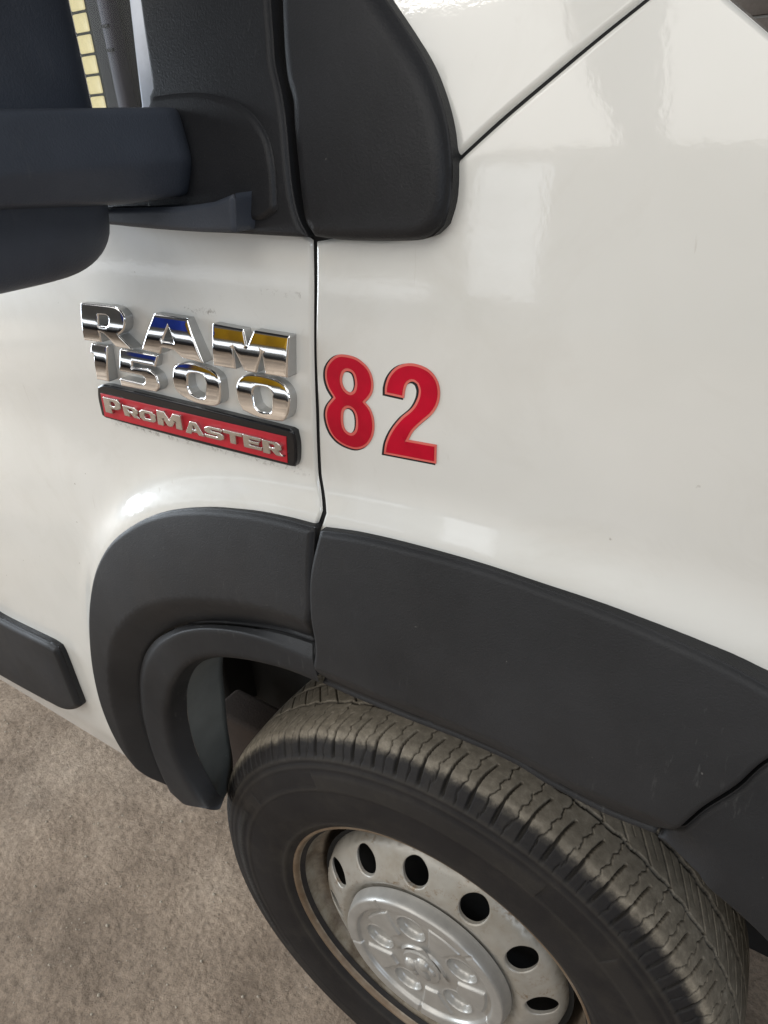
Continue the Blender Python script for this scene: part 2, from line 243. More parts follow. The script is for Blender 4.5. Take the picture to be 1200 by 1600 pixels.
# outlines of the body panels in metres: (x along the van, z up)
TR={
 'low_a':[(-0.3973,0.5075),(-0.3993,0.516),(-0.4012,0.5245),(-0.4029,0.533),(-0.4045,0.5416),(-0.4057,0.5502),(-0.4068,0.5589),(-0.4076,0.5676),(-0.4082,0.5763),(-0.4086,0.585),(-0.4089,0.5937),(-0.409,0.6024),(-0.4088,0.6112),(-0.4086,0.6199),(-0.4081,0.6286),(-0.4075,0.6373),(-0.4067,0.646),(-0.4056,0.6546),(-0.4042,0.6632),(-0.4025,0.6717),(-0.4007,0.6802),(-0.3985,0.6887),(-0.3963,0.6971),(-0.3938,0.7055),(-0.3911,0.7138),(-0.3883,0.722),(-0.3852,0.7301),(-0.3818,0.7382),(-0.3782,0.7461),(-0.3743,0.7538),(-0.3702,0.7615),(-0.3657,0.7689),(-0.361,0.7762),(-0.3559,0.7832),(-0.3505,0.79),(-0.3449,0.7967),(-0.3391,0.8031),(-0.333,0.8093),(-0.3267,0.8153),(-0.3202,0.8211),(-0.3135,0.8266),(-0.3067,0.832),(-0.2996,0.8371),(-0.2925,0.8421),(-0.2852,0.8468),(-0.2777,0.8513),(-0.2701,0.8555),(-0.2624,0.8596),(-0.2546,0.8635),(-0.2467,0.8672),(-0.2387,0.8707),(-0.2307,0.8741),(-0.2225,0.8773),(-0.2144,0.8804),(-0.2061,0.8833),(-0.1979,0.8861),(-0.1895,0.8888),(-0.1812,0.8914),(-0.1728,0.8939),(-0.1644,0.8962),(-0.156,0.8984),(-0.1475,0.9005),(-0.1389,0.9024),(-0.1304,0.9042),(-0.1218,0.9057),(-0.1132,0.9071),(-0.1046,0.9083),(-0.0959,0.9093),(-0.0872,0.9102),(-0.0785,0.9111)],
 'low_b':[(-0.1274,0.857),(-0.122,0.8573),(-0.1166,0.8576),(-0.1111,0.8579),(-0.1057,0.8582),(-0.1003,0.8584),(-0.0949,0.8587),(-0.0894,0.8589),(-0.084,0.8592),(-0.0786,0.8593),(-0.0732,0.8595),(-0.0677,0.8596),(-0.0623,0.8596),(-0.0569,0.8596),(-0.0514,0.8597),(-0.046,0.8597),(-0.0406,0.8597),(-0.0351,0.8598),(-0.0297,0.8598),(-0.0243,0.86),(-0.0189,0.8601),(-0.0134,0.8603),(-0.008,0.8605),(-0.0026,0.8607),(0.0028,0.8609),(0.0083,0.8612),(0.0137,0.8614),(0.0191,0.8616),(0.0245,0.8619),(0.03,0.8622),(0.0354,0.8625),(0.0408,0.8629),(0.0462,0.8632),(0.0516,0.8636),(0.0571,0.864),(0.0625,0.8643),(0.0679,0.8646),(0.0733,0.8649),(0.0788,0.8651),(0.0842,0.8653),(0.0896,0.8654),(0.095,0.8654),(0.1005,0.8654),(0.1059,0.8654),(0.1113,0.8652),(0.1167,0.865),(0.1221,0.8647),(0.1275,0.8642),(0.1328,0.8635),(0.1382,0.8627),(0.1435,0.8618),(0.1489,0.8608),(0.1542,0.8599),(0.1595,0.8589),(0.1649,0.8581),(0.1702,0.8574),(0.1756,0.8568),(0.181,0.8562),(0.1864,0.8558),(0.1918,0.8554),(0.1973,0.8551),(0.2027,0.8549),(0.2081,0.8549),(0.2135,0.855),(0.2189,0.8551),(0.2243,0.8554),(0.2297,0.8557),(0.2352,0.8561),(0.2406,0.8564),(0.246,0.8568)],
 'flare_rear':[(-0.0615,1.0447),(-0.0958,1.0432),(-0.1434,1.0379),(-0.206,1.0252),(-0.2681,1.0043),(-0.3226,0.9751),(-0.3726,0.9382),(-0.4123,0.892),(-0.4409,0.8369),(-0.4598,0.7809),(-0.4761,0.71),(-0.4821,0.6366),(-0.4707,0.5673),(-0.4419,0.5187),(-0.4108,0.4865),(-0.4114,0.4902),(-0.4192,0.5236),(-0.4218,0.5831),(-0.4167,0.6495),(-0.3988,0.7165),(-0.3763,0.7642),(-0.3456,0.8013),(-0.303,0.8338),(-0.2449,0.8638),(-0.1809,0.8862),(-0.1253,0.8995),(-0.0846,0.9038),(-0.0636,0.9636),(-0.0627,1.0022)],
 'flare_front':[(-0.0544,1.0443),(-0.0129,1.0502),(0.0411,1.0531),(0.095,1.0532),(0.1442,1.0495),(0.1894,1.0447),(0.2316,1.0372),(0.2635,1.0302),(0.2907,1.0218),(0.3242,1.0108),(0.3641,0.9939),(0.3598,0.986),(0.3293,1.0038),(0.3013,0.9754),(0.2884,0.9488),(0.2708,0.9177),(0.2456,0.8506),(0.205,0.848),(0.1615,0.8513),(0.1263,0.8579),(0.077,0.858),(0.0233,0.854),(-0.0353,0.8516),(-0.0827,0.8518),(-0.0616,0.9221),(-0.0643,0.9633),(-0.0635,1.002)],
 'corner_trim':[(0.2476,0.8473),(0.2719,0.9114),(0.2898,0.9427),(0.3021,0.9691),(0.3304,0.9981),(0.3684,0.977),(0.4143,0.7997),(0.3829,0.7764),(0.3336,0.8199),(0.3098,0.836),(0.2805,0.8511)],
 'flare_line':[(-0.4108,0.4865),(-0.42,0.4973),(-0.429,0.5082),(-0.4376,0.5194),(-0.4456,0.5309),(-0.4529,0.5429),(-0.4593,0.5553),(-0.4647,0.5681),(-0.4692,0.5813),(-0.4727,0.5948),(-0.4754,0.6086),(-0.4772,0.6225),(-0.4782,0.6365),(-0.4786,0.6507),(-0.4783,0.6648),(-0.4774,0.6789),(-0.4761,0.6931),(-0.4742,0.7071),(-0.4719,0.7212),(-0.4693,0.7351),(-0.4663,0.749),(-0.4629,0.7629),(-0.4592,0.7766),(-0.4552,0.7903),(-0.4508,0.8038),(-0.446,0.8172),(-0.4408,0.8304),(-0.4352,0.8434),(-0.429,0.8561),(-0.4223,0.8686),(-0.4151,0.8808),(-0.4073,0.8925),(-0.399,0.9039),(-0.39,0.9148),(-0.3805,0.9252),(-0.3705,0.9352),(-0.36,0.9446),(-0.349,0.9535),(-0.3377,0.962),(-0.326,0.97),(-0.314,0.9775),(-0.3017,0.9847),(-0.2892,0.9913),(-0.2764,0.9976),(-0.2635,1.0033),(-0.2503,1.0086),(-0.237,1.0135),(-0.2235,1.018),(-0.2098,1.022),(-0.1961,1.0257),(-0.1823,1.029),(-0.1683,1.0319),(-0.1543,1.0345),(-0.1403,1.0368),(-0.1262,1.0388),(-0.112,1.0405),(-0.0979,1.0419),(-0.0837,1.0432),(-0.0695,1.0444),(-0.0553,1.0456),(-0.0411,1.0468),(-0.0269,1.048),(-0.0127,1.0491),(0.0015,1.0502),(0.0157,1.0511),(0.03,1.0517),(0.0442,1.0522),(0.0585,1.0524),(0.0727,1.0524),(0.087,1.0522),(0.1012,1.0517),(0.1154,1.0509),(0.1297,1.05),(0.1439,1.0488),(0.158,1.0474),(0.1722,1.0457),(0.1863,1.0439),(0.2004,1.0418),(0.2145,1.0394),(0.2285,1.0367),(0.2424,1.0337),(0.2562,1.0304),(0.27,1.0268),(0.2837,1.0229),(0.2973,1.0186),(0.3108,1.0141),(0.3242,1.0093),(0.3376,1.0043),(0.3508,0.9992),(0.3641,0.9939)],
 'door':[(-0.0482,1.2739),(-0.05,1.242),(-0.0543,1.1998),(-0.06,1.1475),(-0.0678,1.0875),(-0.0624,1.0636),(-0.0604,1.0561),(-0.0634,1.0469),(-0.0709,1.0332),(-0.079,1.0204),(-0.0956,0.9897),(-0.153,0.9794),(-0.2463,0.9594),(-0.3592,0.8725),(-0.4249,0.768),(-0.453,0.6655),(-0.4531,0.5682),(-0.4424,0.5324),(-0.5586,0.4378),(-0.745,0.4327),(-0.9589,0.4261),(-1.3901,0.3908),(-0.6115,1.3052),(-0.368,1.289),(-0.2588,1.2854),(-0.1315,1.283),(-0.0572,1.2778)],
 'sill_line':[(-0.5163,0.4305),(-0.5586,0.4378),(-0.745,0.4327),(-0.9589,0.4261),(-1.3901,0.3908)],
 'fender':[(-0.0443,1.2732),(-0.0464,1.2422),(-0.0512,1.2002),(-0.056,1.1481),(-0.0635,1.0884),(-0.0574,1.0631),(-0.0555,1.0562),(-0.0585,1.0463),(-0.064,1.0354),(-0.0677,1.0201),(-0.0272,1.0183),(0.0308,1.024),(0.0883,1.0245),(0.1399,1.0207),(0.1872,1.0151),(0.2315,1.0055),(0.2946,0.9846),(0.3837,0.9431),(0.2864,1.3132),(0.2488,1.3456),(0.2171,1.3702),(0.1975,1.3851),(0.1874,1.3925),(0.1697,1.3972),(0.1595,1.3894),(0.1397,1.3757),(0.1157,1.3585),(0.0889,1.3393),(0.0583,1.3163),(0.0541,1.3143),(0.0525,1.2939),(0.042,1.2805),(0.0129,1.2766),(-0.0182,1.2765)],
 'hood':[(0.0565,1.3177),(0.0871,1.341),(0.114,1.3601),(0.1381,1.3772),(0.1579,1.3909),(0.1712,1.4011),(0.1144,1.4329),(-0.0568,1.4615),(-0.0035,1.4016),(0.0288,1.3694),(0.0449,1.3456),(0.0518,1.3219)],
 'corner_panel':[(-0.0757,1.4552),(-0.0679,1.414),(-0.0639,1.3932),(-0.0607,1.3792),(-0.0576,1.3685),(-0.0525,1.3577),(-0.0507,1.3433),(-0.0474,1.3214),(-0.0445,1.2986),(-0.0419,1.2869),(-0.0348,1.278),(-0.0155,1.2766),(0.015,1.2769),(0.0435,1.2782),(0.0547,1.2811),(0.062,1.2873),(0.0657,1.2994),(0.0662,1.3128),(0.0651,1.3227),(0.0612,1.3388),(0.0541,1.3547),(0.0436,1.3709),(0.0284,1.3876),(0.0111,1.4048),(-0.012,1.4279),(-0.0383,1.4523)],
 'mirror_mount':[(-0.0878,1.4577),(-0.0798,1.4158),(-0.0746,1.3944),(-0.0713,1.3801),(-0.0644,1.3637),(-0.059,1.3436),(-0.0541,1.3059),(-0.049,1.2883),(-0.0413,1.2777),(-0.0747,1.2779),(-0.1055,1.2783),(-0.152,1.2784),(-0.2028,1.2795),(-0.2541,1.2817),(-0.2739,1.2867),(-0.2638,1.3294),(-0.2141,1.3499),(-0.1913,1.3532),(-0.1911,1.3699),(-0.1877,1.3742),(-0.1929,1.3918),(-0.1995,1.4102),(-0.207,1.4306),(-0.2296,1.4807)],
 'glass':[(-0.6368,1.5509),(-0.2511,1.4873),(-0.2351,1.4356),(-0.2217,1.3606),(-0.2277,1.3043),(-0.6245,1.3047)],
 'window_seal':[(-0.2547,1.4865),(-0.232,1.4345),(-0.2123,1.367),(-0.2106,1.3365),(-0.1879,1.3358),(-0.1907,1.3736),(-0.2091,1.4318),(-0.2329,1.483)],
 'moulding':[(-1.0477,0.6844),(-0.7361,0.6858),(-0.6132,0.6915),(-0.5919,0.6895),(-0.5881,0.6775),(-0.584,0.581),(-0.5974,0.5641),(-0.6311,0.5426),(-0.6608,0.5337),(-0.8434,0.5173),(-1.1991,0.5126)],
 'fairing':[(-0.187,1.3632),(-0.1821,1.369),(-0.1433,1.3689),(-0.115,1.3649),(-0.088,1.3549),(-0.0717,1.3399),(-0.0654,1.3211),(-0.0647,1.2948),(-0.0793,1.2886),(-0.143,1.2874),(-0.1966,1.2865)],
 'foot':[(-0.2395,1.2955),(-0.1364,1.2983),(-0.1036,1.3018),(-0.0838,1.307),(-0.0873,1.2826),(-0.1277,1.2819),(-0.2239,1.2846),(-0.2438,1.2851)],
 'joint':[(-0.071,1.0335),(-0.0539,1.0352),(-0.0592,0.9589),(-0.0809,0.8527),(-0.0914,0.8495),(-0.0706,0.9261),(-0.0725,0.9609)],
 'lip_rails':[(-0.064,[(-0.082,0.9083),(-0.1215,0.905),(-0.1762,0.8923),(-0.2381,0.8715),(-0.2921,0.8448),(-0.3402,0.808),(-0.3751,0.7666),(-0.4004,0.7171),(-0.4189,0.6496),(-0.4223,0.5852),(-0.4181,0.5277),(-0.4057,0.4895)]),(-0.073,[(-0.0762,0.8968),(-0.1066,0.8982),(-0.1447,0.8971),(-0.1865,0.8897),(-0.233,0.8743),(-0.2761,0.8511),(-0.3215,0.8141),(-0.3567,0.7693),(-0.3835,0.7182),(-0.4005,0.6525),(-0.4056,0.5708),(-0.3923,0.5032),(-0.3629,0.4992)]),(-0.072,[(-0.0721,0.87),(-0.1119,0.8691),(-0.1607,0.859),(-0.2057,0.8455),(-0.246,0.8268),(-0.2825,0.7969),(-0.3222,0.7464),(-0.3509,0.6825),(-0.361,0.6237),(-0.3527,0.572),(-0.3317,0.532),(-0.3099,0.5162),(-0.2841,0.5384)]),(-0.045,[(-0.0971,0.8365),(-0.1397,0.8355),(-0.192,0.8248),(-0.2404,0.8093),(-0.2699,0.7952),(-0.2983,0.7713),(-0.3282,0.7215),(-0.343,0.6629),(-0.3454,0.6069),(-0.337,0.5658),(-0.3227,0.53),(-0.3099,0.5107),(-0.3021,0.528)])],
 'liner_rails':[(-0.044,[(-0.2416,0.808),(-0.2712,0.7939),(-0.2997,0.7699),(-0.3297,0.72),(-0.3445,0.6612),(-0.347,0.6051),(-0.3385,0.5639),(-0.325,0.5244),(-0.3198,0.4969)]),(0.02,[(-0.3133,0.7288),(-0.3191,0.7198),(-0.329,0.6947),(-0.3382,0.6584),(-0.3468,0.6095),(-0.3527,0.5535),(-0.3527,0.5228),(-0.3547,0.4965),(-0.3763,0.4308)])],
 'letters':[('R',[(-0.3208,1.212),(-0.295,1.2125),(-0.2714,1.2125),(-0.2632,1.2101),(-0.2585,1.2055),(-0.2588,1.1999),(-0.2616,1.1942),(-0.2659,1.1909),(-0.2705,1.1885),(-0.254,1.1769),(-0.2766,1.1768),(-0.29,1.1867),(-0.2976,1.1886),(-0.2981,1.1788),(-0.3241,1.1782)],[[(-0.2958,1.204),(-0.2853,1.2044),(-0.2817,1.2035),(-0.2807,1.201),(-0.2826,1.1968),(-0.2856,1.1947),(-0.2912,1.1939),(-0.2972,1.1938)]]),('A',[(-0.2191,1.2112),(-0.1783,1.2105),(-0.1642,1.1756),(-0.1897,1.1771),(-0.1983,1.1828),(-0.2139,1.1833),(-0.2175,1.1772),(-0.2414,1.1784)],[[(-0.202,1.2028),(-0.2115,1.1893),(-0.1967,1.1892)]]),('M',[(-0.1493,1.2091),(-0.1151,1.2078),(-0.112,1.1948),(-0.104,1.2082),(-0.0682,1.2073),(-0.0726,1.1754),(-0.095,1.1753),(-0.0963,1.1931),(-0.1049,1.175),(-0.1173,1.175),(-0.1271,1.1934),(-0.1274,1.1753),(-0.1521,1.1752)],[]),('1',[(-0.322,1.1739),(-0.2979,1.1737),(-0.3042,1.1394),(-0.3223,1.1392),(-0.3197,1.1637),(-0.3246,1.1647)],[]),('5',[(-0.2798,1.1733),(-0.2278,1.1732),(-0.2325,1.1627),(-0.2638,1.1633),(-0.2648,1.1579),(-0.2533,1.1591),(-0.2401,1.1589),(-0.2323,1.1554),(-0.2302,1.1488),(-0.2307,1.1442),(-0.2365,1.1392),(-0.261,1.1385),(-0.2858,1.1379),(-0.2858,1.1452),(-0.2525,1.1446),(-0.2492,1.147),(-0.2486,1.1501),(-0.2506,1.152),(-0.2842,1.1527)],[]),('0',[(-0.209,1.1622),(-0.2066,1.1666),(-0.2001,1.1695),(-0.1865,1.1716),(-0.172,1.1708),(-0.1584,1.1677),(-0.1522,1.163),(-0.1518,1.1552),(-0.1534,1.1455),(-0.1566,1.14),(-0.1639,1.1372),(-0.1821,1.1367),(-0.1966,1.1392),(-0.2082,1.145),(-0.2106,1.1531)],[[(-0.1906,1.1609),(-0.1855,1.1629),(-0.1761,1.1636),(-0.1706,1.1618),(-0.1686,1.1567),(-0.171,1.1464),(-0.1737,1.143),(-0.1806,1.1423),(-0.1892,1.1444),(-0.192,1.1501)]]),('0',[(-0.1321,1.1613),(-0.1261,1.1679),(-0.1158,1.171),(-0.0972,1.1711),(-0.082,1.1678),(-0.0759,1.1604),(-0.077,1.1481),(-0.0819,1.1387),(-0.0883,1.1364),(-0.1095,1.1357),(-0.1281,1.1394),(-0.1328,1.1487)],[[(-0.1148,1.1569),(-0.111,1.1614),(-0.0979,1.1622),(-0.0933,1.1584),(-0.0952,1.1456),(-0.0973,1.1422),(-0.1083,1.1412),(-0.1141,1.1452)]])],
 'plate':[(-0.3329,1.1288),(-0.3232,1.1321),(-0.3049,1.1326),(-0.1895,1.1306),(-0.0833,1.1281),(-0.0792,1.1265),(-0.079,1.1148),(-0.0825,1.0986),(-0.0858,1.0926),(-0.0913,1.0919),(-0.203,1.0915),(-0.3366,1.0935),(-0.3422,1.096),(-0.3385,1.1158)],
 'plate_field':[(-0.3296,1.1226),(-0.0874,1.1213),(-0.0917,1.0955),(-0.3363,1.0961)],
 'plate_quads':[('P',[(-0.3225,1.1209),(-0.296,1.1209),(-0.3013,1.1036),(-0.3262,1.1037)]),('R',[(-0.2946,1.1169),(-0.2719,1.1164),(-0.2729,1.1051),(-0.2959,1.1052)]),('O',[(-0.2705,1.1167),(-0.2472,1.1165),(-0.2493,1.1051),(-0.2725,1.1048)]),('M',[(-0.2437,1.1201),(-0.2113,1.1198),(-0.2136,1.1044),(-0.2476,1.1043)]),('A',[(-0.2077,1.1164),(-0.1842,1.1163),(-0.1851,1.1033),(-0.2102,1.103)]),('S',[(-0.1817,1.1157),(-0.1577,1.1158),(-0.1605,1.1038),(-0.1844,1.1035)]),('T',[(-0.1583,1.1161),(-0.1359,1.1161),(-0.1386,1.1035),(-0.1599,1.1036)]),('E',[(-0.1348,1.1161),(-0.1135,1.1159),(-0.1153,1.1034),(-0.1365,1.1032)]),('r',[(-0.1126,1.1154),(-0.0912,1.1156),(-0.0914,1.1028),(-0.1144,1.1022)])],
 'eight':[(-0.0254,1.1966),(-0.0142,1.1958),(-0.006,1.1917),(-0.0015,1.1866),(0.0004,1.1796),(-0.0006,1.172),(-0.0038,1.1666),(-0.0083,1.1621),(-0.0043,1.1578),(-0.0019,1.1509),(-0.0021,1.1417),(-0.0051,1.133),(-0.0115,1.1251),(-0.0208,1.1204),(-0.0302,1.1205),(-0.0387,1.1233),(-0.0447,1.1289),(-0.0478,1.1369),(-0.048,1.1464),(-0.0449,1.1539),(-0.0378,1.1616),(-0.0422,1.1686),(-0.0438,1.1766),(-0.0422,1.1845),(-0.0373,1.191),(-0.0313,1.1952)],
 'eight_holes':[[(-0.0282,1.1755),(-0.0267,1.1811),(-0.0241,1.184),(-0.0205,1.1847),(-0.0172,1.1832),(-0.0158,1.1784),(-0.0163,1.1734),(-0.0186,1.1693),(-0.0226,1.1678),(-0.0266,1.1703)],[(-0.031,1.1458),(-0.0295,1.1513),(-0.0262,1.1545),(-0.0228,1.155),(-0.0196,1.153),(-0.0183,1.148),(-0.0194,1.1397),(-0.0221,1.1351),(-0.0263,1.1334),(-0.03,1.1353),(-0.0314,1.1398)]],
 'two':[(0.0101,1.1715),(0.0109,1.1779),(0.0146,1.1862),(0.0214,1.1932),(0.0301,1.1968),(0.0396,1.197),(0.0484,1.194),(0.0542,1.1876),(0.0559,1.1794),(0.0544,1.1711),(0.0497,1.1631),(0.0402,1.1539),(0.0327,1.146),(0.028,1.1383),(0.0519,1.139),(0.0507,1.1233),(0.0046,1.1218),(0.0072,1.1319),(0.0133,1.1435),(0.0227,1.1552),(0.0327,1.1644),(0.0377,1.1726),(0.0391,1.1789),(0.0379,1.1828),(0.0353,1.1843),(0.0325,1.1839),(0.0295,1.1814),(0.0278,1.1773),(0.0264,1.1708)],
}

LINE = np.array(TR['flare_line'])
def flare_of(low):
    low = np.array(low)
    def f(x, z):
        R_ = np.hypot(x, z-.36); u = np.maximum(.046-segdist(x, z, low), 0)
        return -.086+.9*(R_-.55)**2+.75*u*u/(u+.008)
    return f
flare_a, flare_b = flare_of(TR['low_a']), flare_of(TR['low_b'])
def body(x, z):
    dd = segdist(x, z, LINE)
    return base(x, z) - .012*np.exp(-(dd/.026)**2)

def resample(pts, step, corner=32, smooth=True):
    """closed outline: soft points become a smooth curve, sharp ones stay corners"""
    P = np.array(pts, float); n = len(P); out = []
    prv, nxt = np.roll(P, 1, 0), np.roll(P, -1, 0)
    def ang(i):
        a = P[i]-prv[i]; b = nxt[i]-P[i]
        return abs(math.degrees(math.atan2(a[0]*b[1]-a[1]*b[0], a@b)))
    sharp = [ang(i) > corner for i in range(n)]
    for i in range(n):
        p0, p1, p2, p3 = P[i-1], P[i], P[(i+1) % n], P[(i+2) % n]
        if sharp[i]: p0 = p1
        if sharp[(i+1) % n]: p3 = p2
        L = np.linalg.norm(p2-p1); k = max(1, int(round(L/step)))
        t1 = (p2-p0); t2 = (p3-p1)
        l01 = np.linalg.norm(p1-p0)+1e-9; l23 = np.linalg.norm(p3-p2)+1e-9
        t1 = t1/(np.linalg.norm(t1)+1e-9)*min(L, 1.6*(l01 if not sharp[i] else L)); t2 = t2/(np.linalg.norm(t2)+1e-9)*min(L, 1.6*(l23 if not sharp[(i+1) % n] else L))
        if not smooth or (sharp[i] and sharp[(i+1) % n]): t1 = t2 = p2-p1
        for j in range(k):
            t = j/k; h = (2*t**3-3*t**2+1, t**3-2*t**2+t, -2*t**3+3*t**2, t**3-t**2)
            out.append(h[0]*p1+h[1]*t1+h[2]*p2+h[3]*t2)
    return np.array(out)
def area2(P): x, y = P.T; return .5*np.sum(x*np.roll(y, -1)-np.roll(x, -1)*y)
def inside(P, q):
    x, y = q[:, 0], q[:, 1]; c = np.zeros(len(q), bool)
    for a, b in zip(P, np.roll(P, -1, 0)):
        if a[1] == b[1]: continue
        m = ((a[1] > y) != (b[1] > y)) & (x < (b[0]-a[0])*(y-a[1])/(b[1]-a[1])+a[0]); c ^= m
    return c
def offset(P, d):
    """move a CCW outline inwards by d (negative: outwards)"""
    e = np.roll(P, -1, 0)-P; e /= np.linalg.norm(e, axis=1)[:, None]+1e-12
    nn = np.c_[-e[:, 1], e[:, 0]]; m = nn+np.roll(nn, 1, 0); l = np.linalg.norm(m, axis=1)[:, None]; m = m/(l+1e-9)
    c = np.maximum((m*nn).sum(1), .45)[:, None]
    return P+m*d/c
def link(name, me, mat, parent=None, label=None):
    o = bpy.data.objects.new(name, me); col.objects.link(o)
    if mat: me.materials.append(mat)
    if parent: o.parent = parent
    if label: o['label'] = label
    return o
def mesh_np(name, V, F, N=None):
    me = bpy.data.meshes.new(name)
    V = np.asarray(V, np.float32); F = np.asarray(F, np.int32); k = F.shape[1]
    me.vertices.add(len(V)); me.vertices.foreach_set('co', V.ravel())
    me.loops.add(F.size); me.loops.foreach_set('vertex_index', F.ravel())
    me.polygons.add(len(F)); me.polygons.foreach_set('loop_start', np.arange(0, F.size, k, dtype=np.int32))
    me.polygons.foreach_set('loop_total', np.full(len(F), k, np.int32))
    me.update(calc_edges=True); me.validate()
    me.shade_smooth()
    if N is not None: me.normals_split_custom_set_from_vertices([tuple(n) for n in N])
    return me
def panel(name, outline, g, mat, parent=None, side=None, edge=.004, depth=.02, step=.012, ostep=.004, holes=(), label=None, smooth=True, corner=32, raw=False, back=False):
    P = np.array(outline) if raw else resample(outline, ostep, corner, smooth)
    if area2(P) < 0: P = P[::-1]
    H = []
    for h in holes:
        q = np.array(h) if raw else resample(h, ostep, corner, smooth)
        if area2(q) > 0: q = q[::-1]
        H.append(q)
    loops = [P]+H
    fr = [0, .08, .25, .55, 1.]
    pts = []; edges = []
    def dist(q): 
        d = segdist(q[:, 0], q[:, 1], P, True)
        for h in H: d = np.minimum(d, segdist(q[:, 0], q[:, 1], h, True))
        return d
    for L in loops:
        b = len(pts); pts += [tuple(p) for p in L]; edges += [(b+i, b+(i+1) % len(L)) for i in range(len(L))]
    nb = len(pts)
    for L in loops:
        for f_ in fr[1:]:
            q = offset(L, edge*f_); d = dist(q); ok = inside(P, q) & (d > edge*f_*.93)
            for h in H: ok &= ~inside(h, q)
            pts += [tuple(p) for p in q[ok]]
    lo, hi = P.min(0), P.max(0)
    gx, gy = np.meshgrid(np.arange(lo[0], hi[0], step), np.arange(lo[1], hi[1], step*.9))
    gx[::2] += step*.5
    q = np.c_[gx.ravel(), gy.ravel()]; q = q[inside(P, q)]
    if len(q):
        d = dist(q); ok = d > edge+step*.35
        for h in H: ok &= ~inside(h, q)
        pts += [tuple(p) for p in q[ok]]
    vs, es, fs, *_ = delaunay_2d_cdt([Vector(p) for p in pts], edges, [], 0, 1e-7)
    V2 = np.array([tuple(v) for v in vs]); F = np.array([f for f in fs if len(f) == 3])
    c = V2[F].mean(1); ok = inside(P, c)
    for h in H: ok &= ~inside(h, c)
    F = F[ok]
    def full(x, z):
        qq = np.c_[x, z]; d = dist(qq); r = edge; t = np.clip(r-d, 0, r)
        return g(x, z)+r-np.sqrt(np.maximum(r*r-t*t, 0))
    x, z = V2.T; y = full(x, z); e = min(.0006, edge*.12)
    dx = (full(x+e, z)-full(x-e, z))/(2*e); dz = (full(x, z+e)-full(x, z-e))/(2*e)
    N = np.c_[dx, -np.ones_like(dx), dz]; N /= np.linalg.norm(N, axis=1)[:, None]
    V = np.c_[x, y, z]
    # orientation: front faces look along -y
    a = V[F]; fn = np.cross(a[:, 1]-a[:, 0], a[:, 2]-a[:, 0]); F[fn[:, 1] > 0] = F[fn[:, 1] > 0][:, ::-1]
    VV = [V]; NN = [N]; FF = [F]; off = len(V)
    for L in loops:
        m = len(L); nx = np.roll(L, -1, 0)-np.roll(L, 1, 0); on = np.c_[nx[:, 1], -nx[:, 0]]; on /= np.linalg.norm(on, axis=1)[:, None]
        yy = g(L[:, 0], L[:, 1])+edge
        T_ = np.c_[L[:, 0], yy, L[:, 1]]; B_ = np.c_[L[:, 0], yy+depth, L[:, 1]]
        VV += [T_, B_]; n3 = np.c_[on[:, 0], np.zeros(m), on[:, 1]]; NN += [n3, n3]
        i = np.arange(m); j = (i+1) % m
        FF += [np.c_[off+i, off+m+j, off+j], np.c_[off+i, off+m+i, off+m+j]]; off += 2*m
    me = mesh_np(name, np.vstack(VV), np.vstack(FF), np.vstack(NN))
    o = link(name, me, mat, parent, label)
    if side:
        me.materials.append(side); idx = np.zeros(len(me.polygons), np.int32); idx[len(F):] = 1; me.polygons.foreach_set('material_index', idx)
    return o
def grid(name, P, mat, parent=None, closed=False, label=None, flip=False):
    n, m, _ = P.shape; i, j = np.meshgrid(np.arange(n-1), np.arange(m if closed else m-1), indexing='ij')
    a = i*m+j; b = i*m+(j+1) % m; c = (i+1)*m+(j+1) % m; d = (i+1)*m+j
    F = np.stack([a, b, c, d], -1).reshape(-1, 4)
    if flip: F = F[:, ::-1]
    return link(name, mesh_np(name, P.reshape(-1, 3), F), mat, parent, label)
def box(name, lo, hi, mat, parent=None, bev=0., label=None, seg=2):
    bm = bmesh.new(); bmesh.ops.create_cube(bm, size=1)
    for v in bm.verts: v.co = Vector([lo[k]+(v.co[k]+.5)*(hi[k]-lo[k]) for k in range(3)])
    if bev: bmesh.ops.bevel(bm, geom=bm.edges[:], offset=bev, segments=seg, profile=.5, affect='EDGES')
    me = bpy.data.meshes.new(name); bm.to_mesh(me); bm.free(); me.shade_smooth() if bev else None
    return link(name, me, mat, parent, label)
def empty(name, loc=(0, 0, 0), parent=None, label=None, cat=None, group=None):
    o = bpy.data.objects.new(name, None); col.objects.link(o); o.location = loc
    if parent: o.parent = parent
    if label: o['label'] = label
    if cat: o['category'] = cat
    if group: o['group'] = group
    return o
def tube(name, pts, r, mat, parent=None, n=16, label=None):
    P = np.array(pts, float); out = []
    for i, p in enumerate(P):
        t = P[min(i+1, len(P)-1)]-P[max(i-1, 0)]; t /= np.linalg.norm(t)
        a = np.cross(t, (0, .3, 1)); a /= np.linalg.norm(a); b = np.cross(t, a)
        ri = r[i] if hasattr(r, '__len__') else r
        out.append([p+ri*(math.cos(k)*a+math.sin(k)*b) for k in np.linspace(0, 2*math.pi, n, endpoint=False)])
    return grid(name, np.array(out), mat, parent, True, label)
def rail(P, n):
    P = np.array(P, float); 
    s = np.r_[0, np.cumsum(np.linalg.norm(np.diff(P, axis=0), axis=1))]; s /= s[-1]
    t = np.linspace(0, 1, n); q = np.c_[[np.interp(t, s, P[:, k]) for k in range(P.shape[1])]].T
    for _ in range(10): q[1:-1] = q[1:-1]*.5+(q[:-2]+q[2:])*.25
    return q

